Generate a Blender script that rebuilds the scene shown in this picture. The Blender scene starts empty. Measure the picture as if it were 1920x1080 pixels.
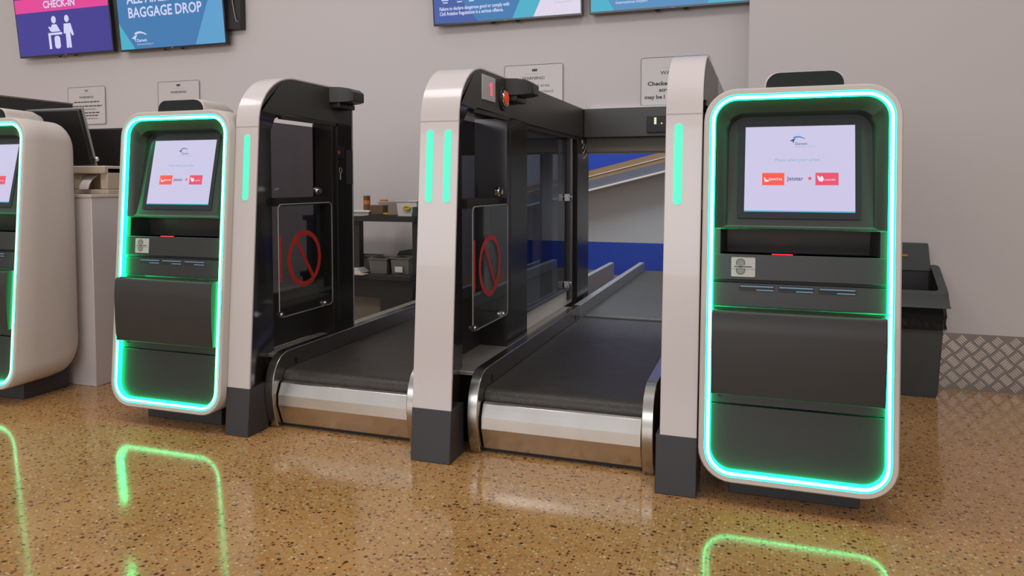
import bpy, bmesh, math, random
from math import sin, cos, pi, radians
from mathutils import Vector
random.seed(4)
S = bpy.context.scene
COL = S.collection

# ---------------------------------------------------------------- camera
cam_d = bpy.data.cameras.new('camera')
cam = bpy.data.objects.new('camera', cam_d)
COL.objects.link(cam)
cam.location = (0, 0, 1.15)
cam.rotation_euler = (radians(90 - 2.83), 0, radians(18.9))
cam_d.sensor_width = 36
cam_d.lens = 1375 / 1920 * 36
cam_d.shift_y = -130 / 1920
cam_d.clip_end = 100
S.camera = cam

# ---------------------------------------------------------------- world, lights, exposure
S.view_settings.view_transform = 'Standard'
S.view_settings.look = 'None'
S.view_settings.gamma = 1
S.view_settings.use_curve_mapping = False
S.view_settings.exposure = 0.0
w = bpy.data.worlds.new('hall_light')
S.world = w
w.use_nodes = True
bg = w.node_tree.nodes['Background']
bg.inputs[0].default_value = (0.90, 0.86, 0.84, 1)
bg.inputs[1].default_value = 0.60


def area(name, loc, rot, sx, sy, power, col):
    l = bpy.data.lights.new(name, 'AREA')
    l.shape = 'RECTANGLE'
    l.size, l.size_y = sx, sy
    l.energy = power
    l.color = col
    o = bpy.data.objects.new(name, l)
    o.location = loc
    o.rotation_euler = rot
    COL.objects.link(o)
    return o


for i, x in enumerate((-5.2, -2.4, 0.4)):
    area('ceiling_lamp', (x, 1.6, 4.4), (0, 0, 0), 1.2, 1.2, 34, (1.0, 0.95, 0.92))
area('daylight_window', (-3.0, -7.5, 2.4), (radians(90), 0, 0), 9, 2.6, 260, (0.92, 0.95, 1.0))
area('baggage_hall_lamp', (-1.6, 7.2, 3.4), (0, 0, 0), 2.5, 1.2, 75, (0.90, 0.95, 1.0))


# ---------------------------------------------------------------- materials
def new_mat(name):
    m = bpy.data.materials.new(name)
    m.use_nodes = True
    return m, m.node_tree, m.node_tree.nodes['Principled BSDF']


def mat(name, col, rough=0.5, metal=0.0, spec=0.5, noise=0.0, nscale=30, bump=0.0, bscale=80, coat=0.0,
        rvar=0.0):
    m, nt, p = new_mat(name)
    c = tuple(col) + (1,)
    p.inputs['Base Color'].default_value = c
    p.inputs['Roughness'].default_value = rough
    p.inputs['Metallic'].default_value = metal
    p.inputs['Specular IOR Level'].default_value = spec
    p.inputs['Coat Weight'].default_value = coat
    tc = nt.nodes.new('ShaderNodeTexCoord')
    nz = nt.nodes.new('ShaderNodeTexNoise')
    nz.inputs['Scale'].default_value = nscale
    nz.inputs['Detail'].default_value = 4
    nt.links.new(tc.outputs['Object'], nz.inputs['Vector'])
    if noise > 0:
        mx = nt.nodes.new('ShaderNodeMix')
        mx.data_type = 'RGBA'
        mx.inputs[6].default_value = tuple(v * (1 - noise) for v in col) + (1,)
        mx.inputs[7].default_value = tuple(min(1, v * (1 + noise)) for v in col) + (1,)
        nt.links.new(nz.outputs['Fac'], mx.inputs[0])
        nt.links.new(mx.outputs[2], p.inputs['Base Color'])
    if rvar > 0:
        mr = nt.nodes.new('ShaderNodeMapRange')
        mr.inputs[3].default_value = max(0.02, rough - rvar)
        mr.inputs[4].default_value = rough + rvar
        nt.links.new(nz.outputs['Fac'], mr.inputs[0])
        nt.links.new(mr.outputs[0], p.inputs['Roughness'])
    if bump > 0:
        nb = nt.nodes.new('ShaderNodeTexNoise')
        nb.inputs['Scale'].default_value = bscale
        nb.inputs['Detail'].default_value = 5
        nt.links.new(tc.outputs['Object'], nb.inputs['Vector'])
        b = nt.nodes.new('ShaderNodeBump')
        b.inputs['Strength'].default_value = bump
        b.inputs['Distance'].default_value = 0.01
        nt.links.new(nb.outputs['Fac'], b.inputs['Height'])
        nt.links.new(b.outputs[0], p.inputs['Normal'])
    return m


def emit(name, col, strength, base=(0.02, 0.02, 0.02)):
    m, nt, p = new_mat(name)
    p.inputs['Base Color'].default_value = tuple(base) + (1,)
    p.inputs['Emission Color'].default_value = tuple(col) + (1,)
    p.inputs['Emission Strength'].default_value = strength
    p.inputs['Roughness'].default_value = 0.4
    p.inputs['Specular IOR Level'].default_value = 0.2
    return m


def glass(name, tint, alpha_mix, rough=0.02):
    """thin sheet: transparent with tint plus a fresnel gloss"""
    m = bpy.data.materials.new(name)
    m.use_nodes = True
    nt = m.node_tree
    nt.nodes.clear()
    out = nt.nodes.new('ShaderNodeOutputMaterial')
    tr = nt.nodes.new('ShaderNodeBsdfTransparent')
    tr.inputs[0].default_value = tuple(tint) + (1,)
    gl = nt.nodes.new('ShaderNodeBsdfGlossy')
    gl.inputs['Roughness'].default_value = rough
    gl.inputs[0].default_value = (0.9, 0.9, 0.9, 1)
    lw = nt.nodes.new('ShaderNodeLayerWeight')
    lw.inputs[0].default_value = 0.5
    pw = nt.nodes.new('ShaderNodeMath')
    pw.operation = 'POWER'
    pw.inputs[1].default_value = 5.0
    nt.links.new(lw.outputs['Facing'], pw.inputs[0])
    ma = nt.nodes.new('ShaderNodeMath')
    ma.operation = 'MULTIPLY_ADD'
    ma.inputs[1].default_value = 0.9
    ma.inputs[2].default_value = ((alpha_mix - 1) / (alpha_mix + 1)) ** 2
    nt.links.new(pw.outputs[0], ma.inputs[0])
    mx = nt.nodes.new('ShaderNodeMixShader')
    nt.links.new(ma.outputs[0], mx.inputs[0])
    nt.links.new(tr.outputs[0], mx.inputs[1])
    nt.links.new(gl.outputs[0], mx.inputs[2])
    nt.links.new(mx.outputs[0], out.inputs[0])
    return m


def floor_mat():
    m, nt, p = new_mat('polished_aggregate_floor')
    N, L = nt.nodes, nt.links
    tc = N.new('ShaderNodeTexCoord')

    def vor(scale, feat='F1'):
        v = N.new('ShaderNodeTexVoronoi')
        v.inputs['Scale'].default_value = scale
        v.feature = feat
        L.new(tc.outputs['Object'], v.inputs['Vector'])
        return v

    def ramp(stops, src):
        r = N.new('ShaderNodeValToRGB')
        els = r.color_ramp.elements
        while len(els) > 1:
            els.remove(els[-1])
        els[0].position, els[0].color = stops[0][0], tuple(stops[0][1]) + (1,)
        for q, c in stops[1:]:
            e = els.new(q)
            e.color = tuple(c) + (1,)
        L.new(src, r.inputs[0])
        return r

    # base tan mortar with fine mottling
    n1 = N.new('ShaderNodeTexNoise')
    n1.inputs['Scale'].default_value = 3.0
    n1.inputs['Detail'].default_value = 6
    L.new(tc.outputs['Object'], n1.inputs['Vector'])
    base = ramp([(0.3, (0.37, 0.19, 0.066)), (0.7, (0.48, 0.262, 0.100))], n1.outputs['Fac'])
    # pebbles with random colour per cell
    v1 = vor(88)
    sep = N.new('ShaderNodeSeparateColor')
    L.new(v1.outputs['Color'], sep.inputs[0])
    peb = ramp([(0.0, (0.05, 0.022, 0.013)), (0.10, (0.16, 0.055, 0.022)), (0.20, (0.30, 0.13, 0.045)), (0.32, (0.45, 0.24, 0.09)),
                (0.6, (0.55, 0.34, 0.155)), (0.78, (0.38, 0.20, 0.07)), (0.88, (0.66, 0.50, 0.28)), (0.96, (0.17, 0.15, 0.12))],
               sep.outputs[0])
    mask = ramp([(0.34, (1, 1, 1)), (0.50, (0, 0, 0))], v1.outputs['Distance'])
    mx = N.new('ShaderNodeMix')
    mx.data_type = 'RGBA'
    L.new(mask.outputs[0], mx.inputs[0])
    L.new(base.outputs[0], mx.inputs[6])
    L.new(peb.outputs[0], mx.inputs[7])
    # larger, sparser dark stones
    v2 = vor(42)
    sep2 = N.new('ShaderNodeSeparateColor')
    L.new(v2.outputs['Color'], sep2.inputs[0])
    rar = ramp([(0.0, (1, 1, 1)), (0.20, (1, 1, 1)), (0.21, (0, 0, 0))], sep2.outputs[1])
    sh = ramp([(0.22, (1, 1, 1)), (0.36, (0, 0, 0))], v2.outputs['Distance'])
    mul = N.new('ShaderNodeMath')
    mul.operation = 'MULTIPLY'
    L.new(rar.outputs[0], mul.inputs[0])
    L.new(sh.outputs[0], mul.inputs[1])
    stc = ramp([(0.0, (0.055, 0.022, 0.016)), (0.5, (0.14, 0.05, 0.025)), (0.8, (0.09, 0.075, 0.06))], sep2.outputs[2])
    mx2 = N.new('ShaderNodeMix')
    mx2.data_type = 'RGBA'
    L.new(mul.outputs[0], mx2.inputs[0])
    L.new(mx.outputs[2], mx2.inputs[6])
    L.new(stc.outputs[0], mx2.inputs[7])
    L.new(mx2.outputs[2], p.inputs['Base Color'])
    n2 = N.new('ShaderNodeTexNoise')
    n2.inputs['Scale'].default_value = 1.2
    L.new(tc.outputs['Object'], n2.inputs['Vector'])
    mr = N.new('ShaderNodeMapRange')
    mr.inputs[3].default_value = 0.07
    mr.inputs[4].default_value = 0.14
    L.new(n2.outputs['Fac'], mr.inputs[0])
    L.new(mr.outputs[0], p.inputs['Roughness'])
    p.inputs['Specular IOR Level'].default_value = 0.5
    b = N.new('ShaderNodeBump')
    b.inputs['Strength'].default_value = 0.03
    b.inputs['Distance'].default_value = 0.002
    L.new(v1.outputs['Distance'], b.inputs['Height'])
    L.new(b.outputs[0], p.inputs['Normal'])
    return m


def brushed(name, col, rough, axis=2, amount=0.12):
    m, nt, p = new_mat(name)
    N, L = nt.nodes, nt.links
    p.inputs['Metallic'].default_value = 1
    tc = N.new('ShaderNodeTexCoord')
    mp = N.new('ShaderNodeMapping')
    sc = [260, 260, 260]
    sc[axis] = 3
    mp.inputs['Scale'].default_value = sc
    L.new(tc.outputs['Object'], mp.inputs[0])
    nz = N.new('ShaderNodeTexNoise')
    nz.inputs['Scale'].default_value = 1
    nz.inputs['Detail'].default_value = 3
    L.new(mp.outputs[0], nz.inputs['Vector'])
    mr = N.new('ShaderNodeMapRange')
    mr.inputs[3].default_value = rough - amount / 2
    mr.inputs[4].default_value = rough + amount / 2
    L.new(nz.outputs['Fac'], mr.inputs[0])
    L.new(mr.outputs[0], p.inputs['Roughness'])
    nb = N.new('ShaderNodeTexNoise')
    nb.inputs['Scale'].default_value = 7
    L.new(tc.outputs['Object'], nb.inputs['Vector'])
    mx = N.new('ShaderNodeMix')
    mx.data_type = 'RGBA'
    mx.inputs[6].default_value = tuple(v * 0.85 for v in col) + (1,)
    mx.inputs[7].default_value = tuple(min(1, v * 1.1) for v in col) + (1,)
    L.new(nb.outputs['Fac'], mx.inputs[0])
    L.new(mx.outputs[2], p.inputs['Base Color'])
    return m


M = {}
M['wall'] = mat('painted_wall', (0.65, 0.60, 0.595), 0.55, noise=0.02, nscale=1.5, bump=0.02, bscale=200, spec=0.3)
M['wall_toned_down'] = mat('painted_wall_toned_down', (0.565, 0.52, 0.51), 0.55, noise=0.02, nscale=1.5, bump=0.02, bscale=200, spec=0.3)  # wall colour darkened to offset the stronger light on the nearer right wall
M['floor'] = floor_mat()
M['white'] = mat('glossy_white_shell', (0.63, 0.57, 0.56), 0.22, noise=0.015, nscale=4, coat=0.3)
M['seam'] = mat('shell_seam_grey', (0.50, 0.46, 0.45), 0.4, noise=0.03)
M['kiosk_white'] = mat('satin_white_shell', (0.60, 0.535, 0.49), 0.38, noise=0.015, nscale=4)
M['black'] = mat('gloss_black_panel', (0.022, 0.019, 0.017), 0.16, noise=0.15, nscale=5, spec=0.45)
M['black_satin'] = mat('satin_black_plastic', (0.027, 0.024, 0.022), 0.42, noise=0.1, nscale=12, bump=0.02, bscale=300)
M['crown'] = mat('dark_satin_crown', (0.050, 0.046, 0.041), 0.38, noise=0.06, nscale=6)
M['charcoal'] = mat('charcoal_plastic', (0.040, 0.038, 0.042), 0.45, noise=0.1, nscale=8)
M['door'] = mat('dark_grey_door_panel', (0.025, 0.024, 0.024), 0.38, noise=0.1, nscale=6, bump=0.015, bscale=400)
M['recess'] = mat('dark_recess', (0.012, 0.011, 0.011), 0.5, noise=0.1)
M['bezel'] = mat('screen_bezel', (0.018, 0.018, 0.026), 0.18, noise=0.05)
M['hood_dark'] = mat('hood_window_plastic', (0.016, 0.022, 0.020), 0.5, noise=0.1, spec=0.2)
M['rear_rail'] = mat('rear_rail_metal', (0.34, 0.35, 0.37), 0.42, metal=0.3, noise=0.05)
M['steel'] = brushed('brushed_stainless', (0.64, 0.61, 0.575), 0.30, 0, .10)
M['rail_steel'] = brushed('rail_stainless', (0.52, 0.49, 0.46), 0.24, 1, .05)
M['chrome'] = mat('chrome_fitting', (0.75, 0.73, 0.70), 0.12, metal=1, noise=0.03)
M['belt'] = mat('rubber_belt', (0.040, 0.034, 0.028), 0.40, noise=0.35, nscale=14, bump=0.25, bscale=120, rvar=0.12)
M['belt_rear'] = mat('rear_rubber_belt', (0.055, 0.055, 0.045), 0.5, noise=0.25, nscale=9, bump=0.15, bscale=100)
M['red'] = mat('red_print', (0.55, 0.035, 0.025), 0.4, noise=0.05)
M['tint'] = glass('tinted_glass', (0.37, 0.36, 0.38), 1.42)
M['tint_lane'] = glass('tinted_guard_glass', (0.42, 0.43, 0.49), 1.45)
M['acrylic'] = glass('clear_acrylic', (0.93, 0.94, 0.93), 1.38)
M['acrylic_edge'] = mat('acrylic_edge', (0.40, 0.39, 0.37), 0.2, noise=0.05)
M['led'] = emit('green_led_diffuser', (0.003, 1.0, 0.26), 14.0)
M['led_core'] = emit('green_led_core', (0.72, 1.0, 0.86), 1.25)
M['bar'] = emit('turquoise_light_bar', (0.10, 1.0, 0.56), 1.15)
M['redlight'] = emit('red_scanner_light', (1.0, 0.03, 0.03), 1.6)
M['redbutton'] = emit('lit_red_button', (1.0, 0.10, 0.03), 0.28, base=(0.55, 0.05, 0.03))
M['blue_wall'] = mat('blue_wall_paint', (0.012, 0.055, 0.42), 0.5, noise=0.04, nscale=2)
M['rear_wall'] = mat('pale_grey_cladding', (0.42, 0.45, 0.48), 0.5, noise=0.04, nscale=2)
M['tan'] = mat('tan_conveyor_side', (0.30, 0.19, 0.10), 0.5, noise=0.15, nscale=5)
M['grey_metal'] = mat('grey_painted_metal', (0.13, 0.14, 0.18), 0.45, noise=0.08)
M['white_trim'] = mat('white_trim', (0.75, 0.72, 0.68), 0.4, noise=0.03)
M['bin'] = mat('bin_grey_plastic', (0.055, 0.062, 0.060), 0.5, noise=0.1, nscale=10)
M['liner'] = mat('black_bin_liner', (0.02, 0.02, 0.02), 0.25, noise=0.1, bump=0.6, bscale=25)
M['orange'] = mat('orange_sticker', (0.62, 0.16, 0.02), 0.5, noise=0.05)
M['plate'] = mat('aluminium_tread_plate', (0.27, 0.24, 0.22), 0.42, metal=0.8, noise=0.08, nscale=9)
M['plate_bar'] = mat('raised_tread_bars', (0.72, 0.69, 0.67), 0.24, metal=0.9, noise=0.05)
M['beige'] = mat('beige_plastic', (0.52, 0.42, 0.32), 0.5, noise=0.05)
M['paper'] = mat('white_paper', (0.75, 0.70, 0.68), 0.6, noise=0.03)
M['paper_cream'] = mat('cream_paper', (0.60, 0.52, 0.38), 0.6, noise=0.05)
M['desk'] = mat('black_desk_laminate', (0.020, 0.018, 0.016), 0.45, noise=0.15, nscale=8)
M['tub'] = mat('smoky_clear_tub', (0.16, 0.15, 0.135), 0.25, noise=0.15, nscale=18)
M['tubclear'] = glass('clear_plastic_box', (0.86, 0.84, 0.82), 1.45, 0.1)
M['tape'] = mat('brown_packing_tape', (0.14, 0.075, 0.035), 0.35, noise=0.25, nscale=60)
M['yellow'] = mat('yellow_plastic', (0.62, 0.45, 0.03), 0.4, noise=0.1)
M['olive'] = mat('olive_grey_steel', (0.16, 0.145, 0.105), 0.5, noise=0.08)
M['darkgreen'] = mat('dark_green_card', (0.03, 0.06, 0.05), 0.5, noise=0.1)
M['label_grey'] = mat('pale_grey_label', (0.34, 0.33, 0.34), 0.4, noise=0.04)
M['plate_grey'] = mat('display_plate_grey', (0.58, 0.55, 0.56), 0.4, noise=0.03)
M['sill'] = mat('satin_metal_ledge', (0.55, 0.51, 0.46), 0.42, metal=.7, noise=0.06)
M['sign'] = mat('frosted_sign_acrylic', (0.66, 0.61, 0.60), 0.3, noise=0.02)
M['sign_line'] = mat('grey_sign_border', (0.22, 0.19, 0.20), 0.5, noise=0.05)
M['ink'] = mat('dark_sign_ink', (0.07, 0.06, 0.06), 0.6, noise=0.05)
M['ink_soft'] = mat('faded_sign_ink', (0.28, 0.25, 0.23), 0.6, noise=0.05)
M['white_print'] = mat('white_symbol_print', (0.8, 0.78, 0.76), 0.5, noise=0.02)
# lit display colours
D = {}
for k, c, s in (('screen', (0.60, 0.56, 0.78), 1.0), ('cyan_line', (0.05, 0.42, 0.62), 1.0), ('logo_blue', (0.06, 0.22, 0.55), 1.0),
                ('logo_navy', (0.05, 0.07, 0.22), 1.0), ('soft_text', (0.25, 0.45, 0.62), 1.0), ('tile_a', (0.95, 0.10, 0.07), 1.0),
                ('tile_b', (0.80, 0.08, 0.15), 1.0), ('white', (0.86, 0.80, 0.92), 1.0), ('grey_text', (0.14, 0.13, 0.24), 1.0),
                ('star', (0.85, 0.06, 0.03), 1.0), ('indigo', (0.055, 0.045, 0.27), 1.0), ('pink', (0.75, 0.06, 0.30), 1.0),
                ('pict', (0.62, 0.64, 0.88), 1.0), ('tvblue', (0.055, 0.19, 0.42), 1.0), ('tvlight', (0.11, 0.34, 0.60), 1.0),
                ('tvcyan', (0.07, 0.42, 0.56), 1.0), ('tvwhite', (0.72, 0.66, 0.80), 1.0), ('tvdeep', (0.06, 0.11, 0.36), 1.0)):
    D[k] = emit('display_' + k, c, s, base=(0.01, 0.01, 0.01))


# ---------------------------------------------------------------- mesh helpers
class MB:
    def __init__(self):
        self.v, self.f, self.mi = [], [], []

    def add(self, vs, fs, mi=0):
        n = len(self.v)
        self.v += [tuple(q) for q in vs]
        self.f += [tuple(n + i for i in f) for f in fs]
        self.mi += [mi] * len(fs)
        return self

    def box(self, x0, x1, y0, y1, z0, z1, mi=0):
        vs = [(x, y, z) for z in (z0, z1) for y in (y0, y1) for x in (x0, x1)]
        return self.add(vs, [(0, 2, 3, 1), (4, 5, 7, 6), (0, 1, 5, 4), (2, 6, 7, 3), (0, 4, 6, 2), (1, 3, 7, 5)], mi)

    def prism(self, pts, fn0, fn1, mi=0):
        """closed polygon swept between two point functions"""
        n = len(pts)
        vs = [fn0(*p) for p in pts] + [fn1(*p) for p in pts]
        fs = [tuple(range(n)), tuple(range(2 * n - 1, n - 1, -1))]
        fs += [(i, i + n, (i + 1) % n + n, (i + 1) % n) for i in range(n)]
        return self.add(vs, fs, mi)

    def yz(self, pts, x0, x1, mi=0):
        return self.prism(pts, lambda y, z: (x0, y, z), lambda y, z: (x1, y, z), mi)

    def xz(self, pts, y0, y1, mi=0):
        return self.prism(pts, lambda x, z: (x, y0, z), lambda x, z: (x, y1, z), mi)

    def xy(self, pts, z0, z1, mi=0):
        return self.prism(pts, lambda x, y: (x, y, z0), lambda x, y: (x, y, z1), mi)

    def loft(self, loops, mi=0, cap0=True, cap1=True, closed=True):
        n = len(loops[0])
        vs = [q for l in loops for q in l]
        fs = []
        for k in range(len(loops) - 1):
            for i in range(n if closed else n - 1):
                j = (i + 1) % n
                fs.append((k * n + i, k * n + j, (k + 1) * n + j, (k + 1) * n + i))
        if cap0:
            fs.append(tuple(range(n))[::-1])
        if cap1:
            fs.append(tuple((len(loops) - 1) * n + i for i in range(n)))
        return self.add(vs, fs, mi)

    def tube(self, pts, r, n=8, mi=0, closed=False):
        P = [Vector(p) for p in pts]
        loops = []
        for i, p in enumerate(P):
            a = P[i - 1] if (i > 0 or closed) else P[i]
            b = P[(i + 1) % len(P)] if (i < len(P) - 1 or closed) else P[i]
            t = (b - a).normalized()
            u = t.cross(Vector((0.123, 0.37, 0.92))).normalized()
            v = t.cross(u)
            loops.append([tuple(p + u * r * cos(2 * pi * k / n) + v * r * sin(2 * pi * k / n)) for k in range(n)])
        if closed:
            loops.append(loops[0])
        return self.loft(loops, mi, not closed, not closed)

    def cyl(self, c, axis, r, h, n=24, mi=0, r2=None):
        """cylinder starting at c along axis (unit tuple) for h"""
        a = Vector(axis).normalized()
        u = a.orthogonal().normalized()
        v = a.cross(u)
        c = Vector(c)
        r2 = r if r2 is None else r2
        l0 = [tuple(c + u * r * cos(2 * pi * k / n) + v * r * sin(2 * pi * k / n)) for k in range(n)]
        l1 = [tuple(c + a * h + u * r2 * cos(2 * pi * k / n) + v * r2 * sin(2 * pi * k / n)) for k in range(n)]
        return self.loft([l0, l1], mi)

    def ball(self, c, r, n=12, mi=0, sx=1, sy=1, sz=1):
        loops = []
        for i in range(1, n):
            t = pi * i / n
            loops.append([(c[0] + sx * r * sin(t) * cos(2 * pi * k / (2 * n)), c[1] + sy * r * sin(t) * sin(2 * pi * k / (2 * n)),
                           c[2] + sz * r * cos(t)) for k in range(2 * n)])
        return self.loft(loops, mi)


def tag(o, label=None, cat=None, group=None, kind=None):
    if label: o['label'] = label
    if cat: o['category'] = cat
    if group: o['group'] = group
    if kind: o['kind'] = kind
    return o


ORG = {}


def base_name(o):
    return o.name


def thing(name, loc, label, cat, group=None):
    o = bpy.data.objects.new(name, None)
    o.empty_display_size = 0.1
    o.location = loc
    COL.objects.link(o)
    ORG[o.name] = Vector(loc)
    return tag(o, label, cat, group)


def obj(name, mb, mats, parent=None, bev=0.0, seg=2, smooth=35, label=None, fix=True):
    """link collected geometry (world coordinates) as one mesh object"""
    if not isinstance(mats, (list, tuple)):
        mats = [mats]
    off = ORG[parent.name] if parent is not None else Vector((0, 0, 0))
    me = bpy.data.meshes.new(name)
    if parent is None:
        xs = [q[0] for q in mb.v]; ys = [q[1] for q in mb.v]; zs = [q[2] for q in mb.v]
        off = Vector(((min(xs) + max(xs)) / 2, (min(ys) + max(ys)) / 2, min(zs)))
    me.from_pydata([(q[0] - off[0], q[1] - off[1], q[2] - off[2]) for q in mb.v], [], mb.f)
    for m_ in mats:
        me.materials.append(m_)
    for pl, i in zip(me.polygons, mb.mi):
        pl.material_index = i
    if fix:
        bm = bmesh.new()
        bm.from_mesh(me)
        bmesh.ops.recalc_face_normals(bm, faces=bm.faces)
        bm.to_mesh(me)
        bm.free()
    if smooth:
        for pl in me.polygons:
            pl.use_smooth = True
        me.set_sharp_from_angle(angle=radians(smooth))
    o = bpy.data.objects.new(name, me)
    COL.objects.link(o)
    if parent is not None:
        o.parent = parent
        ORG[o.name] = off
    else:
        o.location = off
        ORG[o.name] = off
    if bev > 0:
        b = o.modifiers.new('bevel', 'BEVEL')
        b.width = bev
        b.segments = seg
        b.limit_method = 'ANGLE'
        b.angle_limit = radians(40)
        b.harden_normals = False
    if label:
        o['label'] = label
    return o


def struct(name, mb, mats, **k):
    o = obj(name, mb, mats, **k)
    o['kind'] = 'structure'
    return o


def rrect(x0, x1, z0, z1, r, n=8, rb=None):
    """rounded rectangle loop as (x, z), counter-clockwise from lower left; rb = lower radius"""
    rb = r if rb is None else rb
    pts = []
    for (cx, cz, a0, rr) in ((x1 - rb, z0 + rb, -90, rb), (x1 - r, z1 - r, 0, r), (x0 + r, z1 - r, 90, r), (x0 + rb, z0 + rb, 180, rb)):
        for k in range(n + 1):
            a = radians(a0 + 90 * k / n)
            pts.append((cx + rr * cos(a), cz + rr * sin(a)))
    return pts


_text_cache = {}


def text_polys(s, size, bold=0.0, align='LEFT', xs=1.0):
    """text as flat polygons in a unit plane: list of (verts2d, faces)"""
    key = (s, size, bold, align, xs)
    if key in _text_cache:
        return _text_cache[key]
    cu = bpy.data.curves.new('lettering', 'FONT')
    cu.body = s
    cu.size = size
    cu.offset = bold
    cu.align_x = align
    cu.resolution_u = 2
    o = bpy.data.objects.new('lettering', cu)
    COL.objects.link(o)
    bpy.context.view_layer.update()
    me = bpy.data.meshes.new_from_object(o)
    vs = [(v.co.x * xs, v.co.y) for v in me.vertices]
    fs = [tuple(p.vertices) for p in me.polygons]
    bpy.data.objects.remove(o)
    bpy.data.curves.remove(cu)
    bpy.data.meshes.remove(me)
    _text_cache[key] = (vs, fs)
    return vs, fs


class Flat(MB):
    """graphics laid on a surface given by F(u, v, d) -> xyz"""

    def __init__(self, F):
        super().__init__()
        self.F = F
        self.mats = []

    def m(self, mt):
        if mt not in self.mats:
            self.mats.append(mt)
        return self.mats.index(mt)

    def poly(self, pts, d, mt):
        self.add([self.F(u, v, d) for u, v in pts], [tuple(range(len(pts)))], self.m(mt))

    def rect(self, u0, u1, v0, v1, d, mt):
        self.poly([(u0, v0), (u1, v0), (u1, v1), (u0, v1)], d, mt)

    def disc(self, u, v, r, d, mt, n=20, ry=None):
        ry = ry or r
        self.poly([(u + r * cos(2 * pi * k / n), v + ry * sin(2 * pi * k / n)) for k in range(n)], d, mt)

    def text(self, s, u, v, size, d, mt, bold=0.0, align='LEFT', xs=1.0):
        vs, fs = text_polys(s, size, bold, align, xs)
        self.add([self.F(u + a, v + b, d) for a, b in vs], fs, self.m(mt))

    def arc(self, u, v, r, a0, a1, wdt, d, mt, n=12, taper=False):
        pts_o, pts_i = [], []
        for k in range(n + 1):
            a = radians(a0 + (a1 - a0) * k / n)
            ww = wdt * (1 - k / n * 0.9) if taper else wdt
            pts_o.append((u + (r + ww / 2) * cos(a), v + (r + ww / 2) * sin(a)))
            pts_i.append((u + (r - ww / 2) * cos(a), v + (r - ww / 2) * sin(a)))
        for k in range(n):
            self.poly([pts_o[k], pts_o[k + 1], pts_i[k + 1], pts_i[k]], d, mt)

    def swoosh(self, u, v, s, d, m1, m2):
        """bird-like wing mark: a dark head and a curved wing"""
        self.poly([(u - .5 * s, v + .02 * s), (u - .2 * s, v + .22 * s), (u + .05 * s, v + .25 * s), (u - .1 * s, v + .05 * s),
                   (u - .15 * s, v - .25 * s), (u - .24 * s, v - .02 * s)], d, m2)
        top = [(u - .2 * s + t * s * 1.1, v + .12 * s + .38 * s * sin(pi * (0.25 + 0.62 * t))) for t in [i / 9 for i in range(10)]]
        bot = [(u - .12 * s + t * s * 1.02, v + .0 * s + .36 * s * sin(pi * (0.25 + 0.58 * t))) for t in [i / 9 for i in range(10)]]
        for k in range(9):
            self.poly([top[k], top[k + 1], bot[k + 1], bot[k]], d + .00005, m1)

    def done(self, name, parent, label=None):
        o = obj(name, self, self.mats, parent, smooth=0, fix=False, label=label)
        return o


def copy_tree(o, parent=None):
    c = o.copy()
    COL.objects.link(c)
    if parent is not None:
        c.parent = parent
    for ch in list(o.children):
        copy_tree(ch, c)
    return c


# ================================================================ THE HALL
YW = 5.2          # back wall
struct('floor', MB().box(-14, 8, -9, 9.2, -0.1, 0), M['floor'], smooth=0)
OX0, OX1, OZ = -2.25, -0.33, 1.36     # wall opening over both lanes
b = MB()
b.box(-14, OX0, YW, YW + .15, 0, 4.6)
b.box(OX1, 0.3, YW, YW + .15, 0, 4.6)
b.box(OX0, OX1, YW, YW + .15, OZ, 4.6)
struct('wall_back', b, M['wall'], smooth=0)
struct('wall_right', MB().box(-0.094, 8, 4.615, 5.2, 0, 4.6), M['wall_toned_down'], smooth=0)
b = MB()
b.box(-3.4, 0.8, 9.0, 9.2, 0, 0.408)
struct('wall_hall_lower', b, M['blue_wall'], smooth=0)


def zline(x, za=1.07, zb=1.28, xa=-1.985, xb=-1.14):
    return za + (x - xa) / (xb - xa) * (zb - za)


struct('wall_hall_middle', MB().xz([(-3.4, .408), (.8, .408), (.8, zline(.8)), (-3.4, zline(-3.4))], 9.0, 9.2), M['rear_wall'], smooth=0)
struct('wall_hall_upper', MB().xz([(-2.1, zline(-2.1)), (.8, zline(.8)), (.8, 2.6), (-2.1, 2.6)], 9.0, 9.2), M['blue_wall'], smooth=0)
struct('wall_hall_corner', MB().xz([(-3.4, zline(-3.4)), (-2.1, zline(-2.1)), (-2.1, 2.6), (-3.4, 2.6)], 9.0, 9.2), M['rear_wall'], smooth=0)
struct('wall_hall_side', MB().box(-3.5, -3.4, 5.35, 9.2, 0, 2.6), M['rear_wall'], smooth=0)
struct('wall_hall_right', MB().box(0.8, 0.9, 5.35, 9.2, 0, 2.6), M['rear_wall'], smooth=0)
# light reveal above the beam, and black divider post in the opening
struct('trim_1', MB().box(-1.18, OX1, 5.165, 5.2, 1.663, 1.685), M['white_trim'], smooth=0)
struct('trim_2', MB().box(-1.56, -1.505, 5.2, 5.34, 0, OZ), M['charcoal'], smooth=0)

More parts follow.
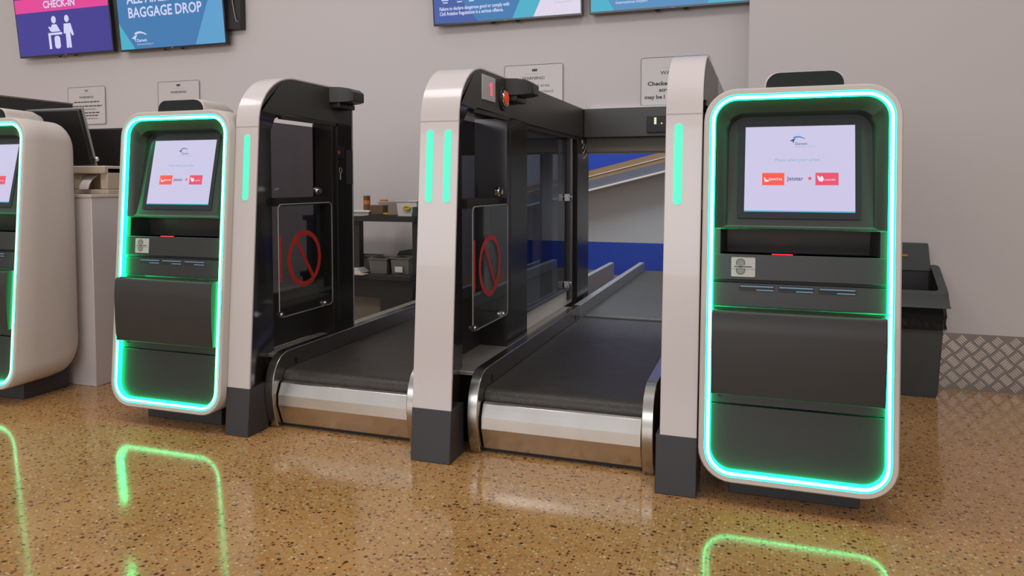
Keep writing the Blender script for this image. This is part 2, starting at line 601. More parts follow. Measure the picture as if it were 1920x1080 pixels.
# tread-plate kick board on the right wall
b = MB()
b.box(-0.08, 8, 4.607, 4.615, 0, 0.314)
p = 0.0425
row = 0
z = 0.03
while z < 0.31:
    x = 0.46 + (p if row % 2 else 0)
    while x < 2.6:
        sg = 1 if row % 2 else -1
        if row % 2 == 0 or True:
            for k in range(-2, 3):
                cx = x + k * 0.0078
                cz = z - sg * k * 0.0078
                dx, dz = 0.0165, 0.0165 * sg
                wv = 0.0026
                pts = [(cx - dx, cz - dz), (cx - dx * .6 + wv, cz - dz * .6 - wv * sg), (cx + dx * .6 + wv, cz + dz * .6 - wv * sg), (cx + dx, cz + dz),
                       (cx + dx * .6 - wv, cz + dz * .6 + wv * sg), (cx - dx * .6 - wv, cz - dz * .6 + wv * sg)]
                if min(q[1] for q in pts) > 0.003 and max(q[1] for q in pts) < 0.312:
                    b.xz(pts, 4.6035, 4.607, 1)
        x += 2 * p
    z += p
    row += 1
struct('baseboard_right', b, [M['plate'], M['plate_bar']], smooth=0)

# ================================================================ BAGGAGE HALL BEYOND
ic = thing('inclined_conveyor', (-1.6, 8.8, 0), 'tan and grey inclined conveyor rising to the right in the blue room beyond', 'conveyor')


def band(z0, z1, y0, y1):
    return MB().xz([(-3.3, zline(-3.3) + z0), (.7, zline(.7) + z0), (.7, zline(.7) + z1), (-3.3, zline(-3.3) + z1)], y0, y1)


obj('side_skirt', band(-.005, .10, 8.72, 8.95), M['grey_metal'], ic)
obj('lower_flange', band(-.022, -.002, 8.68, 8.95), M['white_trim'], ic)
obj('side_panel', band(.10, .225, 8.74, 8.95), M['tan'], ic)
obj('edge_strip', band(.150, .158, 8.73, 8.74), M['white_trim'], ic)
for xx in (-2.9, .2):
    obj('leg', MB().box(xx, xx + .08, 8.78, 8.9, 0, zline(xx)), M['grey_metal'], ic)


# ================================================================ CONVEYORS
def rail_profile(y0, y1):
    return [(y0 + .04, 0.0), (y0 + .012, .06), (y0, .12), (y0 - .004, .175), (y0 + .003, .235), (y0 + .014, .272), (y0 + .036, .308), (y0 + .066, .334),
            (y0 + .10, .347), (y0 + .14, .35), (y1, .35), (y1, .19), (y0 + .18, .19), (y0 + .15, .0)]


def conveyor(xl, xr, y0, y1, label, front=True):
    t = thing('baggage_conveyor', ((xl + xr) / 2, (y0 + y1) / 2, 0), label, 'conveyor')
    zb = 0.268
    # belt with rounded nose
    r = 0.042
    prof = []
    for k in range(9):
        a = radians(90 + 90 * k / 8 + (k / 8) * 50)
        prof.append((y0 + .075 + r + r * cos(a), zb - r + r * sin(a)))
    prof = [(y1, zb)] + prof + [(y1, zb - 2 * r)]
    obj('belt', MB().yz(prof, xl + .002, xr - .002), M['belt'] if front else M['belt_rear'], t, smooth=50)
    for xa, xb in ((xl - .046, xl), (xr, xr + .046)):
        if front:
            pr = rail_profile(y0, y1)
        else:
            pr = [(y0, .18), (y0, .35), (y1, .35), (y1, .18)]
        rl = obj('side_rail', MB().yz(pr, xa, xb), M['rail_steel'] if front else M['rear_rail'], t, bev=0.003, smooth=50)
        if front:
            inner = xb if xa < xl else xa
            sgn = 1 if xa < xl else -1
            q = MB().box(min(inner, inner + sgn * .002), max(inner, inner + sgn * .002), y0 + .17, y0 + .185, .275, .305)
            q2 = MB().box(min(inner, inner + sgn * .002), max(inner, inner + sgn * .002), y1 - .14, y1 - .125, .275, .305)
            obj('sensor_eye', q2, M['recess'], rl, label='small black photocell slot in the rail')
            obj('sensor_eye', q, M['recess'], rl, label='small black photocell slot in the rail')
    if front:
        pf = [(y0 + .062, .218), (y0 + .05, .213), (y0 + .026, .160), (y0 + .026, .112), (y0 + .060, .018), (y0 + .075, .018), (y0 + .075, .218)]
        obj('front_plate', MB().yz(pf, xl + .006, xr - .006), M['steel'], t, bev=0.002, smooth=12)
        obj('plinth', MB().box(xl - .03, xr + .03, y0 + .08, y1, 0.0, .19), M['recess'], t)
    else:
        for yy in (y0 + .3, (y0 + y1) / 2, y1 - .3):
            for xx in (xl - .04, xr):
                obj('leg', MB().box(xx, xx + .04, yy, yy + .06, 0, .18), M['grey_metal'], t)
        obj('bed', MB().box(xl, xr, y0 + .02, y1 - .02, .12, zb - .085), M['grey_metal'], t)
    return t


Y0 = 2.815
conveyor(-1.117, -0.433, Y0, 4.64, 'dark rubber belt conveyor with stainless front plate between the middle and right pillars')
conveyor(-2.133, -1.447, Y0, 4.64, 'dark rubber belt conveyor with stainless front plate between the left and middle pillars')
conveyor(-1.117, -0.433, 4.65, 7.35, 'rear belt conveyor running through the wall opening behind the right lane', False)
conveyor(-2.133, -1.447, 4.65, 7.25, 'rear belt conveyor running through the wall opening, seen behind the dark glass', False)


# ================================================================ ARCH PILLARS
def fy(z):
    """front profile of a pillar"""
    return 2.692 + 0.077 * z


def front_prof(inset=0.0, z0=0.0, top=1.66, yend=3.3):
    pts = [(fy(z0) + inset, z0), (fy(.7) + inset, .7), (fy(1.40) + inset, 1.40)]
    cy, cz, ry, rz = 3.085, 1.41, 3.085 - fy(1.41), .25
    for k in range(1, 13):
        a = radians(180 - 90 * k / 12)
        pts.append((cy + (ry - inset) * cos(a), cz + (rz - inset) * sin(a)))
    if yend > 3.09:
        pts.append((yend, top - inset))
    return pts


def arch(x0, x1, yr, bars, label, full=True):
    t = thing('gate_pillar', ((x0 + x1) / 2, 3.0, 0), label, 'pillar')
    # white shell wrapped over the front and the top
    o_, i_ = front_prof(0, .215, yend=yr), front_prof(.010, .215, yend=yr)
    obj('front_shell', MB().yz(o_ + i_[::-1], x0, x1), M['white'], t, bev=.0025, smooth=40, label='glossy white curved front shell')
    g = MB()
    pr = front_prof(-.0006, .0, yend=3.0)
    g.box(x0 + .001, x1 - .001, fy(1.40) - .0012, fy(1.40) + .004, 1.404, 1.4075)
    obj('shell_seam', g, M['seam'], t, smooth=0)
    # kick block
    obj('kick_block', MB().yz([(fy(0) - .002, 0), (fy(.218) - .002, .218), (2.84, .218), (2.84, 0)], x0 - (.001 if full else .014), x1 + .001), M['charcoal'], t, bev=.003,
        label='charcoal plastic kick block')
    # black core: crown, front post with faceted inner side, rear post, sill
    e = .0012
    xa, xb = x0 + e, x1 - e
    yo0, yo1, zo = 2.965, 3.40, 1.465
    c = MB()
    crown = [q for q in front_prof(.010, .0, yend=yr) if q[1] >= 1.46]
    crown = [(fy(1.45) + .012, 1.478)] + crown + [(yr, zo), (yo0 + .05, zo + .012), (yo0 + .012, zo)]
    cw = MB().yz(crown, xa, xb)
    obj('crown', cw, M['crown'], t, bev=.002, smooth=30, label='dark satin top of the pillar')
    lv = [0, .2, .7, 1.2, 1.40, 1.455, 1.478]
    loops = []
    for z_ in lv:
        f_ = fy(min(z_, 1.45)) + (.010 if z_ < 1.41 else .012)
        s = .055 if z_ < 1.42 else (.03 if z_ < 1.46 else 0.004)
        if z_ >= 1.478:
            loops.append([(xa, f_, z_), (xb, f_, z_), (xb, yo0 + .03, z_ + .0), (xa, yo0 + .03, z_)])
        else:
            loops.append([(xa, f_, z_), (xb, f_, z_), (xb - s, yo0, z_), (xa + s, yo0, z_)])
    c.loft(loops)
    c.box(xa, xb, yo1 + .005, yr, 0, zo)
    c.box(xa + .004, xb - .004, yo0, yo1 + .005, 0, .316)
    obj('frame', c, M['black'], t, bev=.002, smooth=30, label='glossy black inner frame')
    # raised inner border of the opening
    d = MB()
    d.box(xb - .022, xb + .0008, yo0 + .01, yo1 + .06, zo - .012, zo + .006)
    d.box(xb - .022, xb + .0008, yo1 + .045, yo1 + .06, .40, zo)
    obj('opening_trim', d, M['black_satin'], t)
    # tinted pane and cross bar
    obj('pane', MB().box(xa + .012, xa + .018, yo0, yo1 + .004, .40, 1.445), M['tint'], t, smooth=0, label='tinted glass pane')
    obj('cross_bar', MB().box(xa + .03, xb - .03, yo0, yo1 + .004, 1.035, 1.075).box(xa + .002, xa + .030, yo0, yo1 + .004, .337, .60), M['black_satin'], t)
    # acrylic flap with prohibition mark
    gx = xb + .014
    fl = MB().yz(rrect(2.917, 3.372, .505, 1.045, .025, 4), gx - .003, gx + .003)
    fo = obj('acrylic_flap', fl, M['acrylic'], t, smooth=0, label='clear acrylic flap with a red prohibition sign')
    rim = [(gx, y_, z_) for y_, z_ in rrect(2.917, 3.372, .505, 1.045, .025, 4)]
    obj('flap_edge', MB().tube(rim, .0026, 6, closed=True), M['acrylic_edge'], fo)
    pm = MB()
    R_, wd = .128, .024
    cy_, cz_ = 3.122, .772
    n = 40
    oo = [(cy_ + (R_ + wd / 2) * cos(2 * pi * k / n), cz_ + (R_ + wd / 2) * sin(2 * pi * k / n)) for k in range(n)]
    ii = [(cy_ + (R_ - wd / 2) * cos(2 * pi * k / n), cz_ + (R_ - wd / 2) * sin(2 * pi * k / n)) for k in range(n)]
    for k in range(n):
        j = (k + 1) % n
        pm.yz([oo[k], oo[j], ii[j], ii[k]], gx + .003, gx + .0042)
    a = radians(125)
    ux, uz = cos(a), sin(a)
    px, pz = -uz, ux
    h = wd * .42
    L_ = R_ - .004
    pm.yz([(cy_ + L_ * ux + h * px, cz_ + L_ * uz + h * pz), (cy_ + L_ * ux - h * px, cz_ + L_ * uz - h * pz),
           (cy_ - L_ * ux - h * px, cz_ - L_ * uz - h * pz), (cy_ - L_ * ux + h * px, cz_ - L_ * uz + h * pz)], gx + .003, gx + .0043)
    obj('prohibition_mark', pm, M['red'], fo, smooth=0, label='red circle with a diagonal bar')
    obj('red_strip', MB().box(gx + .003, gx + .0045, 2.921, 2.934, .675, .90), M['red'], fo, smooth=0)
    k_ = MB().cyl((gx - .012, 3.245, 1.106), (1, 0, 0), .021, .014, 20).cyl((gx + .002, 3.245, 1.106), (1, 0, 0), .013, .016, 16)
    obj('flap_knob', k_, M['chrome'], t)
    for yy in (2.925, 3.29):
        hb = MB().cyl((gx - .02, yy, .52), (1, 0, 0), .008, .034, 12).box(gx - .006, gx + .008, yy - .012, yy + .012, .508, .534)
        obj('hinge', hb, M['chrome'], t)
    # turquoise light bars
    for bx_ in bars:
        lo = []
        for x_, z_ in rrect(bx_ - .0145, bx_ + .0145, 1.068, 1.368, .0144, 6):
            lo.append((x_, z_))
        m_ = MB()
        n = len(lo)
        A = [(x_, fy(z_) - .0035, z_) for x_, z_ in lo]
        B = [(x_, fy(z_) + .006, z_) for x_, z_ in lo]
        m_.loft([A, B])
        obj('light_bar', m_, M['bar'], t, smooth=0, label='glowing turquoise light bar')
    if not full:
        return t
    # sensor head reaching over the lane
    sb = MB()
    y1_ = 3.40
    sb.loft([[(xb - .002, y1_ - .02, 1.57), (xb - .002, y1_ + .16, 1.57), (xb - .002, y1_ + .16, 1.655), (xb - .002, y1_ - .02, 1.655)],
             [(xb + .05, y1_, 1.572), (xb + .05, y1_ + .15, 1.572), (xb + .05, y1_ + .15, 1.655), (xb + .05, y1_, 1.655)],
             [(xb + .095, y1_ + .01, 1.575), (xb + .095, y1_ + .14, 1.575), (xb + .095, y1_ + .14, 1.648), (xb + .095, y1_ + .01, 1.648)],
             [(xb + .125, y1_ + .03, 1.580), (xb + .125, y1_ + .13, 1.580), (xb + .125, y1_ + .13, 1.628), (xb + .125, y1_ + .03, 1.628)]])
    obj('sensor_head', sb, M['black_satin'], t, bev=.004, label='faceted black sensor head over the belt')
    obj('sensor_bracket', MB().box(xb - .002, xb + .05, 3.40, 3.56, 1.545, 1.572), M['black_satin'], t, bev=.004)
    return t


left_p = arch(-2.304, -2.180, 3.61, [-2.237], 'white-fronted black gate pillar beside the left kiosk, left of the left lane')
obj('rear_edge_strip', MB().box(-2.1815, -2.1785, 3.604, 3.612, .36, 1.56), M['label_grey'], left_p, smooth=0)
q = MB().box(-2.181, -2.1775, 3.28 + .16, 3.285 + .235, 1.28, 1.345)
obj('status_panel', q, M['recess'], left_p, label='small panel with a dim red light')
obj('status_light', MB().cyl((-2.178, 3.465, 1.312), (1, 0, 0), .011, .003, 12), M['red'], left_p)
kf = MB().tube([(-2.177, 3.48 + .012 * cos(a_ * pi / 6), 1.215 + .014 * sin(a_ * pi / 6)) for a_ in range(12)], .0022, 5, closed=True)
kf.box(-2.179, -2.175, 3.476, 3.481, 1.165, 1.202)
obj('key_mark', kf, M['label_grey'], left_p)
obj('side_window', MB().box(-2.1815, -2.178, 3.545, 3.604, 1.14, 1.33), M['charcoal'], left_p, smooth=0)

mid_p = arch(-1.365, -1.190, 3.73, [-1.317, -1.236], 'white-fronted black gate pillar with two light bars between the two lanes')
XM = -1.1912
dp = obj('display_plate', MB().box(XM - .002, XM + .006, 3.062, 3.225, 1.520, 1.632), M['plate_grey'], mid_p, bev=.002, label='pale grey plate with a pink lit digit')
obj('digit', MB().box(XM + .006, XM + .0075, 3.158, 3.182, 1.545, 1.605).box(XM + .006, XM + .0075, 3.146, 3.160, 1.585, 1.597), emit('pink_digit', (1.0, .12, .22), 0.95), dp, smooth=0)
bt = obj('stop_button_housing', MB().cyl((XM - .002, 3.345, 1.552), (1, 0, 0), .058, .012, 28), M['black_satin'], mid_p, bev=.003)
obj('button_ring', MB().tube([(XM + .014, 3.345 + .036 * cos(a_ * pi / 12), 1.552 + .036 * sin(a_ * pi / 12)) for a_ in range(24)], .005, 8, closed=True), M['chrome'], bt)
obj('stop_button', MB().ball((XM + .010, 3.345, 1.556), .034, 10, 0, .55, 1, 1), M['redbutton'], bt, smooth=60, label='glowing red push button')
# long side screen behind the middle pillar
obj('top_rail', MB().yz([(3.725, 1.462), (3.725, 1.66), (5.19, 1.66), (5.19, 1.462)], -1.365, -1.1915).box(-1.30, -1.205, 3.725, 5.19, 1.44, 1.465), M['crown'], mid_p, bev=.002,
    label='black top rail running back to the wall')
obj('lane_glass', MB().box(-1.236, -1.226, 3.73, 4.80, .44, 1.445), M['tint_lane'], mid_p, smooth=0, label='dark tinted glass screen beside the belt')
obj('glass_channel', MB().box(-1.245, -1.212, 3.73, 4.80, .435, .452), M['grey_metal'], mid_p)
gp = obj('rear_post', MB().box(-1.33, -1.1912, 4.85, 5.185, 0, 1.462), M['black'], mid_p, bev=.003, label='black rear post with a white contactless symbol')
obj('glass_post', MB().box(-1.26, -1.21, 4.70, 4.76, .37, 1.45), M['black_satin'], mid_p)
obj('glass_post', MB().box(-1.212, -1.205, 4.755, 4.765, .37, 1.45), M['rail_steel'], mid_p)
for zz in (1.03, .46):
    obj('glass_clamp', MB().box(-1.22, -1.192, 4.62, 4.65, zz, zz + .045).cyl((-1.222, 4.70, zz + .022), (1, 0, 0), .014, .03, 14), M['chrome'], mid_p)
sy = Flat(lambda u, v, d: (-1.1895 + d, 4.96 + (u - 4.975) * 1.7, v))
for r_, w_ in ((.040, .010), (.075, .010), (.112, .010)):
    sy.arc(4.975, 1.425, r_, -80, -5, w_, .0, M['white_print'], 10)
sy.disc(4.985, 1.43, .013, 0, M['white_print'])
sy.done('contactless_symbol', gp)
obj('bright_gap_strip', MB().box(-1.236, -1.226, 3.735, 4.84, .337, .432), M['white_trim'], mid_p, label='white strip added for the bright light in the gap under the glass')  # added white strip stands in for light showing in this gap
# metal ledge between rail and pillars
for (xa_, xb_, ya_, yb_, lb) in ((-1.30, -1.166, 2.97, 4.84, 'right'), (-2.27, -2.182, 2.97, 4.6, 'left')):
    pass

right_p = arch(-0.349, -0.215, 3.73, [-0.301], 'white-fronted gate pillar beside the large right kiosk, right of the right lane', False)
obj('top_rail', MB().box(-.349, -.2162, 3.725, 5.19, 1.50, 1.66), M['black'], right_p, bev=.002)
obj('rear_post', MB().box(-.349, -.2162, 4.90, 5.19, 0, 1.50), M['black'], right_p, bev=.002)

ls = MB().box(-1.34, -1.1645, 2.90, 4.64, .318, .335)
tag(obj('conveyor_ledge', ls, M['sill'], bev=.002), 'narrow metal ledge along the left rail of the right lane', 'ledge')
ls = MB().box(-2.275, -2.1805, 2.90, 4.64, .318, .335)
tag(obj('conveyor_ledge', ls, M['sill'], bev=.002), 'narrow metal ledge along the left rail of the left lane', 'ledge')

# black header beam over the rear opening
hb = thing('header_beam', (-0.78, 5.1, 1.45), 'black header beam with a small lit indicator over the rear opening', 'beam')
obj('beam', MB().box(-1.189, -.364, 5.02, 5.163, 1.462, 1.66), M['crown'], hb, bev=.003)
obj('fascia', MB().box(-1.189, -.364, 5.10, 5.163, 1.365, 1.461), M['olive'], hb, label='dull grey fascia strip')
ib = obj('indicator_box', MB().box(-.75, -.60, 4.99, 5.02, 1.485, 1.595), M['recess'], hb, bev=.003)
obj('indicator_light', MB().box(-.700, -.685, 4.987, 4.99, 1.54, 1.585), emit('pale_indicator', (.8, .95, .6), .9), ib, smooth=0)
obj('indicator_light', MB().box(-.655, -.645, 4.987, 4.99, 1.54, 1.55), emit('yellow_indicator', (.8, .8, .2), .8), ib, smooth=0)
struct('trim_3', MB().box(OX0, -1.37, 5.05, 5.198, 1.365, 1.66), M['charcoal'], smooth=0)


# ================================================================ KIOSKS
def make_kiosk(xc, label):
    yb = 2.655
    t = thing('check_in_kiosk', (xc, yb, 0), label, 'kiosk', 'self-service kiosks with green light frames')
    W2, Z0, Z1, R = .325, .085, 1.487, .115

    def fp(z):
        return yb + .08 * z

    def ring(w, z0, z1, r, dy, tt=0.0, dep=.415):
        out = []
        for x_, z_ in rrect(-w, w, z0, z1, r, 8):
            y_ = (1 - tt) * (fp(z_) + dy) + tt * (yb + dep)
            out.append((xc + x_, y_, z_))
        return out
    # body shell
    L = []
    L.append(ring(W2 - .021, Z0 + .021, Z1 - .021, R - .021, .165))
    L.append(ring(W2 - .021, Z0 + .021, Z1 - .021, R - .021, .001))
    L.append(ring(W2 - .005, Z0 + .005, Z1 - .005, R - .005, 0.0))
    L.append(ring(W2, Z0, Z1, R, .006))
    L.append(ring(W2, Z0, Z1, R, .0, .3))
    L.append(ring(W2, Z0 + .004, Z1 - .006, R, .0, .62))
    for k in range(0, 9):
        a = radians(90 * k / 8)
        L.append(ring(W2 - .045 * (1 - cos(a)), Z0 + .01 + .13 * (1 - cos(a)), Z1 - .008 - .075 * (1 - cos(a)), R, .0, .74 + .26 * sin(a)))
    m_ = MB().loft(L, cap0=True, cap1=True)
    obj('body', m_, M['kiosk_white'], t, smooth=50, label='smooth white rounded body shell')
    # light frame
    w1, w0 = W2 - .0215, W2 - .040

    def annulus(wa, wb, ya, yb_, n=8):
        """solid rounded-rect ring between half-width wa (outer) and wb (inner)"""
        da, db = W2 - wa, W2 - wb
        oA = ring(wa, Z0 + da, Z1 - da, R - da, ya)
        oB = ring(wa, Z0 + da, Z1 - da, R - da, yb_)
        iA = ring(wb, Z0 + db, Z1 - db, R - db, ya)
        iB = ring(wb, Z0 + db, Z1 - db, R - db, yb_)
        return MB().loft([oB, oA, iA, iB, oB], cap0=False, cap1=False)
    lf = obj('light_frame', annulus(w1, w0, .0022, .030), M['led'], t, smooth=0, label='glowing green light strip around the front')
    obj('light_core', annulus(w1 - .0055, w0 + .0015, .0008, .0030), M['led_core'], lf, smooth=0, label='bright pale centre of the light strip')
    RI = R - .042
    wi = W2 - .0415
    zi0, zi1 = Z0 + .0415, Z1 - .0415
    rec = .023

    def part_outline(z0, z1, top_round=False, bot_round=False, w=wi, r=RI):
        pts = []
        n = 8
        if bot_round:
            for k in range(n + 1):
                a = radians(180 + 90 * k / n)
                pts.append((-w + r + r * cos(a), z0 + r + r * sin(a)))
            for k in range(n + 1):
                a = radians(270 + 90 * k / n)
                pts.append((w - r + r * cos(a), z0 + r + r * sin(a)))
        else:
            pts += [(-w, z0)] * 1 + [(w, z0)]
        if top_round:
            for k in range(n + 1):
                a = radians(0 + 90 * k / n)
                pts.append((w - r + r * cos(a), z1 - r + r * sin(a)))
            for k in range(n + 1):
                a = radians(90 + 90 * k / n)
                pts.append((-w + r + r * cos(a), z1 - r + r * sin(a)))
        else:
            pts += [(w, z1), (-w, z1)]
        return pts

    def slab(pts, ya, yc):
        return MB().prism(pts, lambda x_, z_: (xc + x_, fp(z_) + ya, z_), lambda x_, z_: (xc + x_, fp(z_) + yc, z_))
    # lower door
    ld = obj('lower_door', slab(part_outline(zi0, .355, bot_round=True), rec, .05), M['door'], t, bev=.002, label='dark grey lower service door')
    ms = obj('lock_strip', slab(part_outline(.359, .410), rec + .003, .05), M['door'], t, bev=.0015)
    obj('lock', MB().cyl((xc - .255, fp(.385) + rec - .0, .388), (0, -1, 0), .008, .004, 14), M['recess'], ms)
    # drop flap
    zt, zb = .700, .398
    pr = [(fp(zt) + .035, zt), (fp(zt) - .030, zt - .002), (fp(zt) - .040, zt - .014), (fp(.62) - .040, .62), (fp(.50) - .030, .50), (fp(zb) - .016, zb), (fp(zb) + .025, zb)]
    fl = MB().yz(pr, xc - wi + .0, xc + wi - .004)
    fo = obj('boarding_flap', fl, M['black_satin'], t, bev=.004, smooth=40, label='projecting dark tray flap')
    for xa, xb in ((-.262, -.165), (.150, .262)):
        sl = MB().box(xc + xa, xc + xb, fp(zt) - .026, fp(zt) - .012, zt - .003, zt + .0008)
        obj('finger_slot', sl, M['recess'], fo, smooth=0)
    # reader strip
    rs = obj('reader_strip', slab(part_outline(.706, .790), rec, .06), M['door'], t, bev=.002)
    for xa, xb in ((-.190, -.078), (-.058, .052), (.074, .186)):
        so = MB().prism(rrect(xa - .004, xb + .004, .762, .785, .008, 4), lambda x_, z_: (xc + x_, fp(z_) + rec - .0012, z_), lambda x_, z_: (xc + x_, fp(z_) + rec + .002, z_))
        s_ = obj('reader_slot', so, M['recess'], rs, smooth=0)
        g = MB().box(xc + xa, xc + xb, fp(.78) + rec - .0035, fp(.78) + rec - .001, .7775, .7812)
        g.box(xc + xa + .055, xc + xb, fp(.767) + rec - .0035, fp(.767) + rec - .001, .7655, .7688)
        obj('slot_lip', g, M['slot_glow'], s_, smooth=0)
    # gap
    obj('gap', MB().box(xc - wi, xc + wi, fp(.79) + .045, fp(.79) + .07, .788, .803), M['recess'], t)
    # tray with ticket reader plate
    tr_ = obj('scanner_tray', slab(part_outline(.802, .893), rec - .004, .10), M['door'], t, bev=.002)
    tp = Flat(lambda u, v, d: (xc + u, fp(v) + rec - .0045 - d, v))
    tpx0, tpx1, tz0, tz1 = -.222, -.140, .813, .882
    pm = MB().prism(rrect(tpx0, tpx1, tz0, tz1, .004, 3), lambda x_, z_: (xc + x_, fp(z_) + rec - .007, z_), lambda x_, z_: (xc + x_, fp(z_) + rec - .003, z_))
    tpl = obj('card_reader', pm, M['label_grey_light'], tr_, smooth=0, label='pale grey card reader plate')
    tp = Flat(lambda u, v, d: (xc + u, fp(v) + rec - .0071 - d, v))
    tp.arc(-.190, .862, .014, -30, 210, .0045, .0003, M['olive'], 14)
    tp.disc(-.190, .862, .012, .0002, M['grey_metal2'])
    tp.arc(-.190, .836, .014, 150, 390, .0045, .0003, M['olive'], 14)
    tp.disc(-.190, .836, .012, .0002, M['grey_metal2'])
    tp.rect(-.212, -.152, .8475, .8505, .0006, M['recess'])
    tp.rect(tpx0, tpx1, .8400, .8412, .0003, M['olive'])
    tp.done('card_slot', tpl)
    # scanner recess
    rc = MB()
    zr0, zr1 = .893, .982
    wr = wi - .022
    A = [(xc - wr, fp(zr0) + rec, zr0), (xc + wr, fp(zr0) + rec, zr0), (xc + wr, fp(zr1) + rec, zr1), (xc - wr, fp(zr1) + rec, zr1)]
    B = [(xc - wr + .02, fp(zr0) + .13, zr0), (xc + wr - .02, fp(zr0) + .13, zr0), (xc + wr - .02, fp(zr1) + .11, zr1), (xc - wr + .02, fp(zr1) + .11, zr1)]
    rc.add(A + B, [(0, 1, 5, 4), (1, 2, 6, 5), (2, 3, 7, 6), (3, 0, 4, 7), (4, 5, 6, 7)])
    for s in (-1, 1):
        x_a, x_b = xc + s * wr, xc + s * wi
        rc.add([(x_a, fp(zr0) + rec, zr0), (x_b, fp(zr0) + rec, zr0), (x_b, fp(zr1) + rec, zr1), (x_a, fp(zr1) + rec, zr1)], [(0, 1, 2, 3)])
    sr = obj('scanner_recess', rc, M['door'], t, smooth=0, label='dark document scanner recess')
    obj('scanner_light', MB().box(xc - .085, xc - .015, fp(.9) + rec + .006, fp(.9) + rec + .018, .8932, .8955), M['redlight'], sr, smooth=0, label='red scanner light')

    # screen surround, recessed and leaning back
    def sp(u, v, d):
        return (xc + u, fp(v) + rec + .006 + .14 * (v - .985) - d, v)
    n = 8
    out = part_outline(.985, zi1, top_round=True)
    inn = part_outline(.997, zi1 - .056, top_round=True, w=wi - .044, r=RI * .8)
    mid = part_outline(.990, zi1 - .044, top_round=True, w=wi - .030, r=RI * .95)
    ou = [(xc + x_, fp(z_) + rec - .004, z_) for x_, z_ in out]
    mi_ = [(xc + x_, fp(z_) + rec + .004 + .014 * max(0, z_ - 1.0) / .4, z_) for x_, z_ in mid]
    inr = [sp(x_, z_, 0) for x_, z_ in inn]
    m_ = MB().loft([ou, mi_, inr], cap0=False, cap1=True)
    obj('screen_surround', m_, M['door'], t, smooth=50, label='dark sloped screen surround')
    bz = MB().prism(rrect(-.207, .203, 1.022, 1.380, .006, 3), lambda x_, z_: sp(x_, z_, .003), lambda x_, z_: sp(x_, z_, -.003))
    so = obj('screen', bz, M['bezel'], t, smooth=0, label='lit touch screen asking for an airline')
    g = Flat(sp)
    u0, u1, v0, v1 = -.182, .184, 1.045, 1.352
    e0 = .0036
    g.rect(u0, u1, v0, v1, e0, D['screen'])
    g.rect(u0, u1, v0, v0 + .0045, e0 + .0003, D['cyan_line'])
    uc = .0
    g.swoosh(uc - .012, 1.298, .036, e0 + .0004, D['logo_blue'], D['logo_navy'])
    g.text('Darwin', uc - .012, 1.284, .0135, e0 + .0005, D['grey_text'], .0002)
    g.text('International Airport', uc - .012, 1.2755, .0078, e0 + .0005, D['soft_text'])
    g.text('Please select your airline', uc - .005, 1.226, .0150, e0 + .0005, D['soft_text'], .0001, 'CENTER')
    g.rect(-.122, -.047, 1.140, 1.184, e0 + .0004, D['tile_a'])
    g.poly([(-.116, 1.170), (-.108, 1.160), (-.099, 1.158), (-.101, 1.152), (-.113, 1.153)], e0 + .0006, D['white'])
    g.text('QANTAS', -.100, 1.1575, .0115, e0 + .0006, D['white'], .0002)
    g.text('Jetstar', -.037, 1.157, .0200, e0 + .0006, D['grey_text'], .0004)
    st = []
    for k in range(10):
        rr = .0085 if k % 2 == 0 else .0036
        st.append((.0375 + rr * cos(radians(90 + 36 * k)), 1.1640 + rr * sin(radians(90 + 36 * k))))
    g.poly(st, e0 + .0006, D['star'])
    g.rect(.056, .131, 1.140, 1.184, e0 + .0004, D['tile_b'])
    g.poly([(.061, 1.174), (.068, 1.172), (.072, 1.164), (.074, 1.173), (.080, 1.170), (.084, 1.160), (.078, 1.153), (.069, 1.154), (.064, 1.162)], e0 + .0006, D['white'])
    g.text('australia', .086, 1.1565, .0105, e0 + .0006, D['white'])
    g.done('display', so, label='white display with airline logos')
    # camera hood on the top
    hx0, hx1 = -.115, .142

    def hood(dx, zt_, y_):
        pts = []
        r = .045
        x0, x1 = hx0 - dx, hx1 + dx
        pts += [(x0, Z1 - .03), (x1, Z1 - .03)]
        for k in range(7):
            a = radians(90 * k / 6)
            pts.append((x1 - r + r * cos(a), zt_ - r + r * sin(a)))
        for k in range(7):
            a = radians(90 + 90 * k / 6)
            pts.append((x0 + r + r * cos(a), zt_ - r + r * sin(a)))
        return [(xc + x_, y_, z_) for x_, z_ in pts]
    yf = fp(Z1)
    hd = MB().loft([hood(.0, 1.540, yf + .028), hood(.004, 1.542, yf + .032), hood(.004, 1.538, yf + .20), hood(.0, 1.520, yf + .245), hood(-.02, 1.500, yf + .262)])
    ho = obj('camera_hood', hd, M['kiosk_white'], t, smooth=45, label='white camera hood with a dark front')
    obj('hood_window', MB().loft([hood(-.001, 1.5385, yf + .016), hood(-.001, 1.5385, yf + .029)]), M['hood_dark'], ho, smooth=30, label='dark front window of the hood')
    # foot
    obj('foot', MB().box(xc - .222, xc + .222, yb + .135, yb + .40, 0, .12), M['charcoal'], t, bev=.003)
    return t


M['slot_glow'] = emit('dim_blue_slot_light', (.20, .34, .46), .7)
M['label_grey_light'] = mat('reader_plate_grey', (0.50, 0.47, 0.46), 0.4, noise=0.04)
M['grey_metal2'] = mat('reader_sensor_grey', (0.22, 0.25, 0.24), 0.4, noise=0.1)
k1 = make_kiosk(0.1175, 'large kiosk at the right, beside the right pillar, green-lit')
k2 = copy_tree(k1)
k2.location.x = -2.630
k2['label'] = 'green-lit kiosk just left of the left pillar, flap jutting out'
k3 = copy_tree(k1)
k3.location.x = -3.912
k3['label'] = 'kiosk at the left edge of the photo, its white side showing'

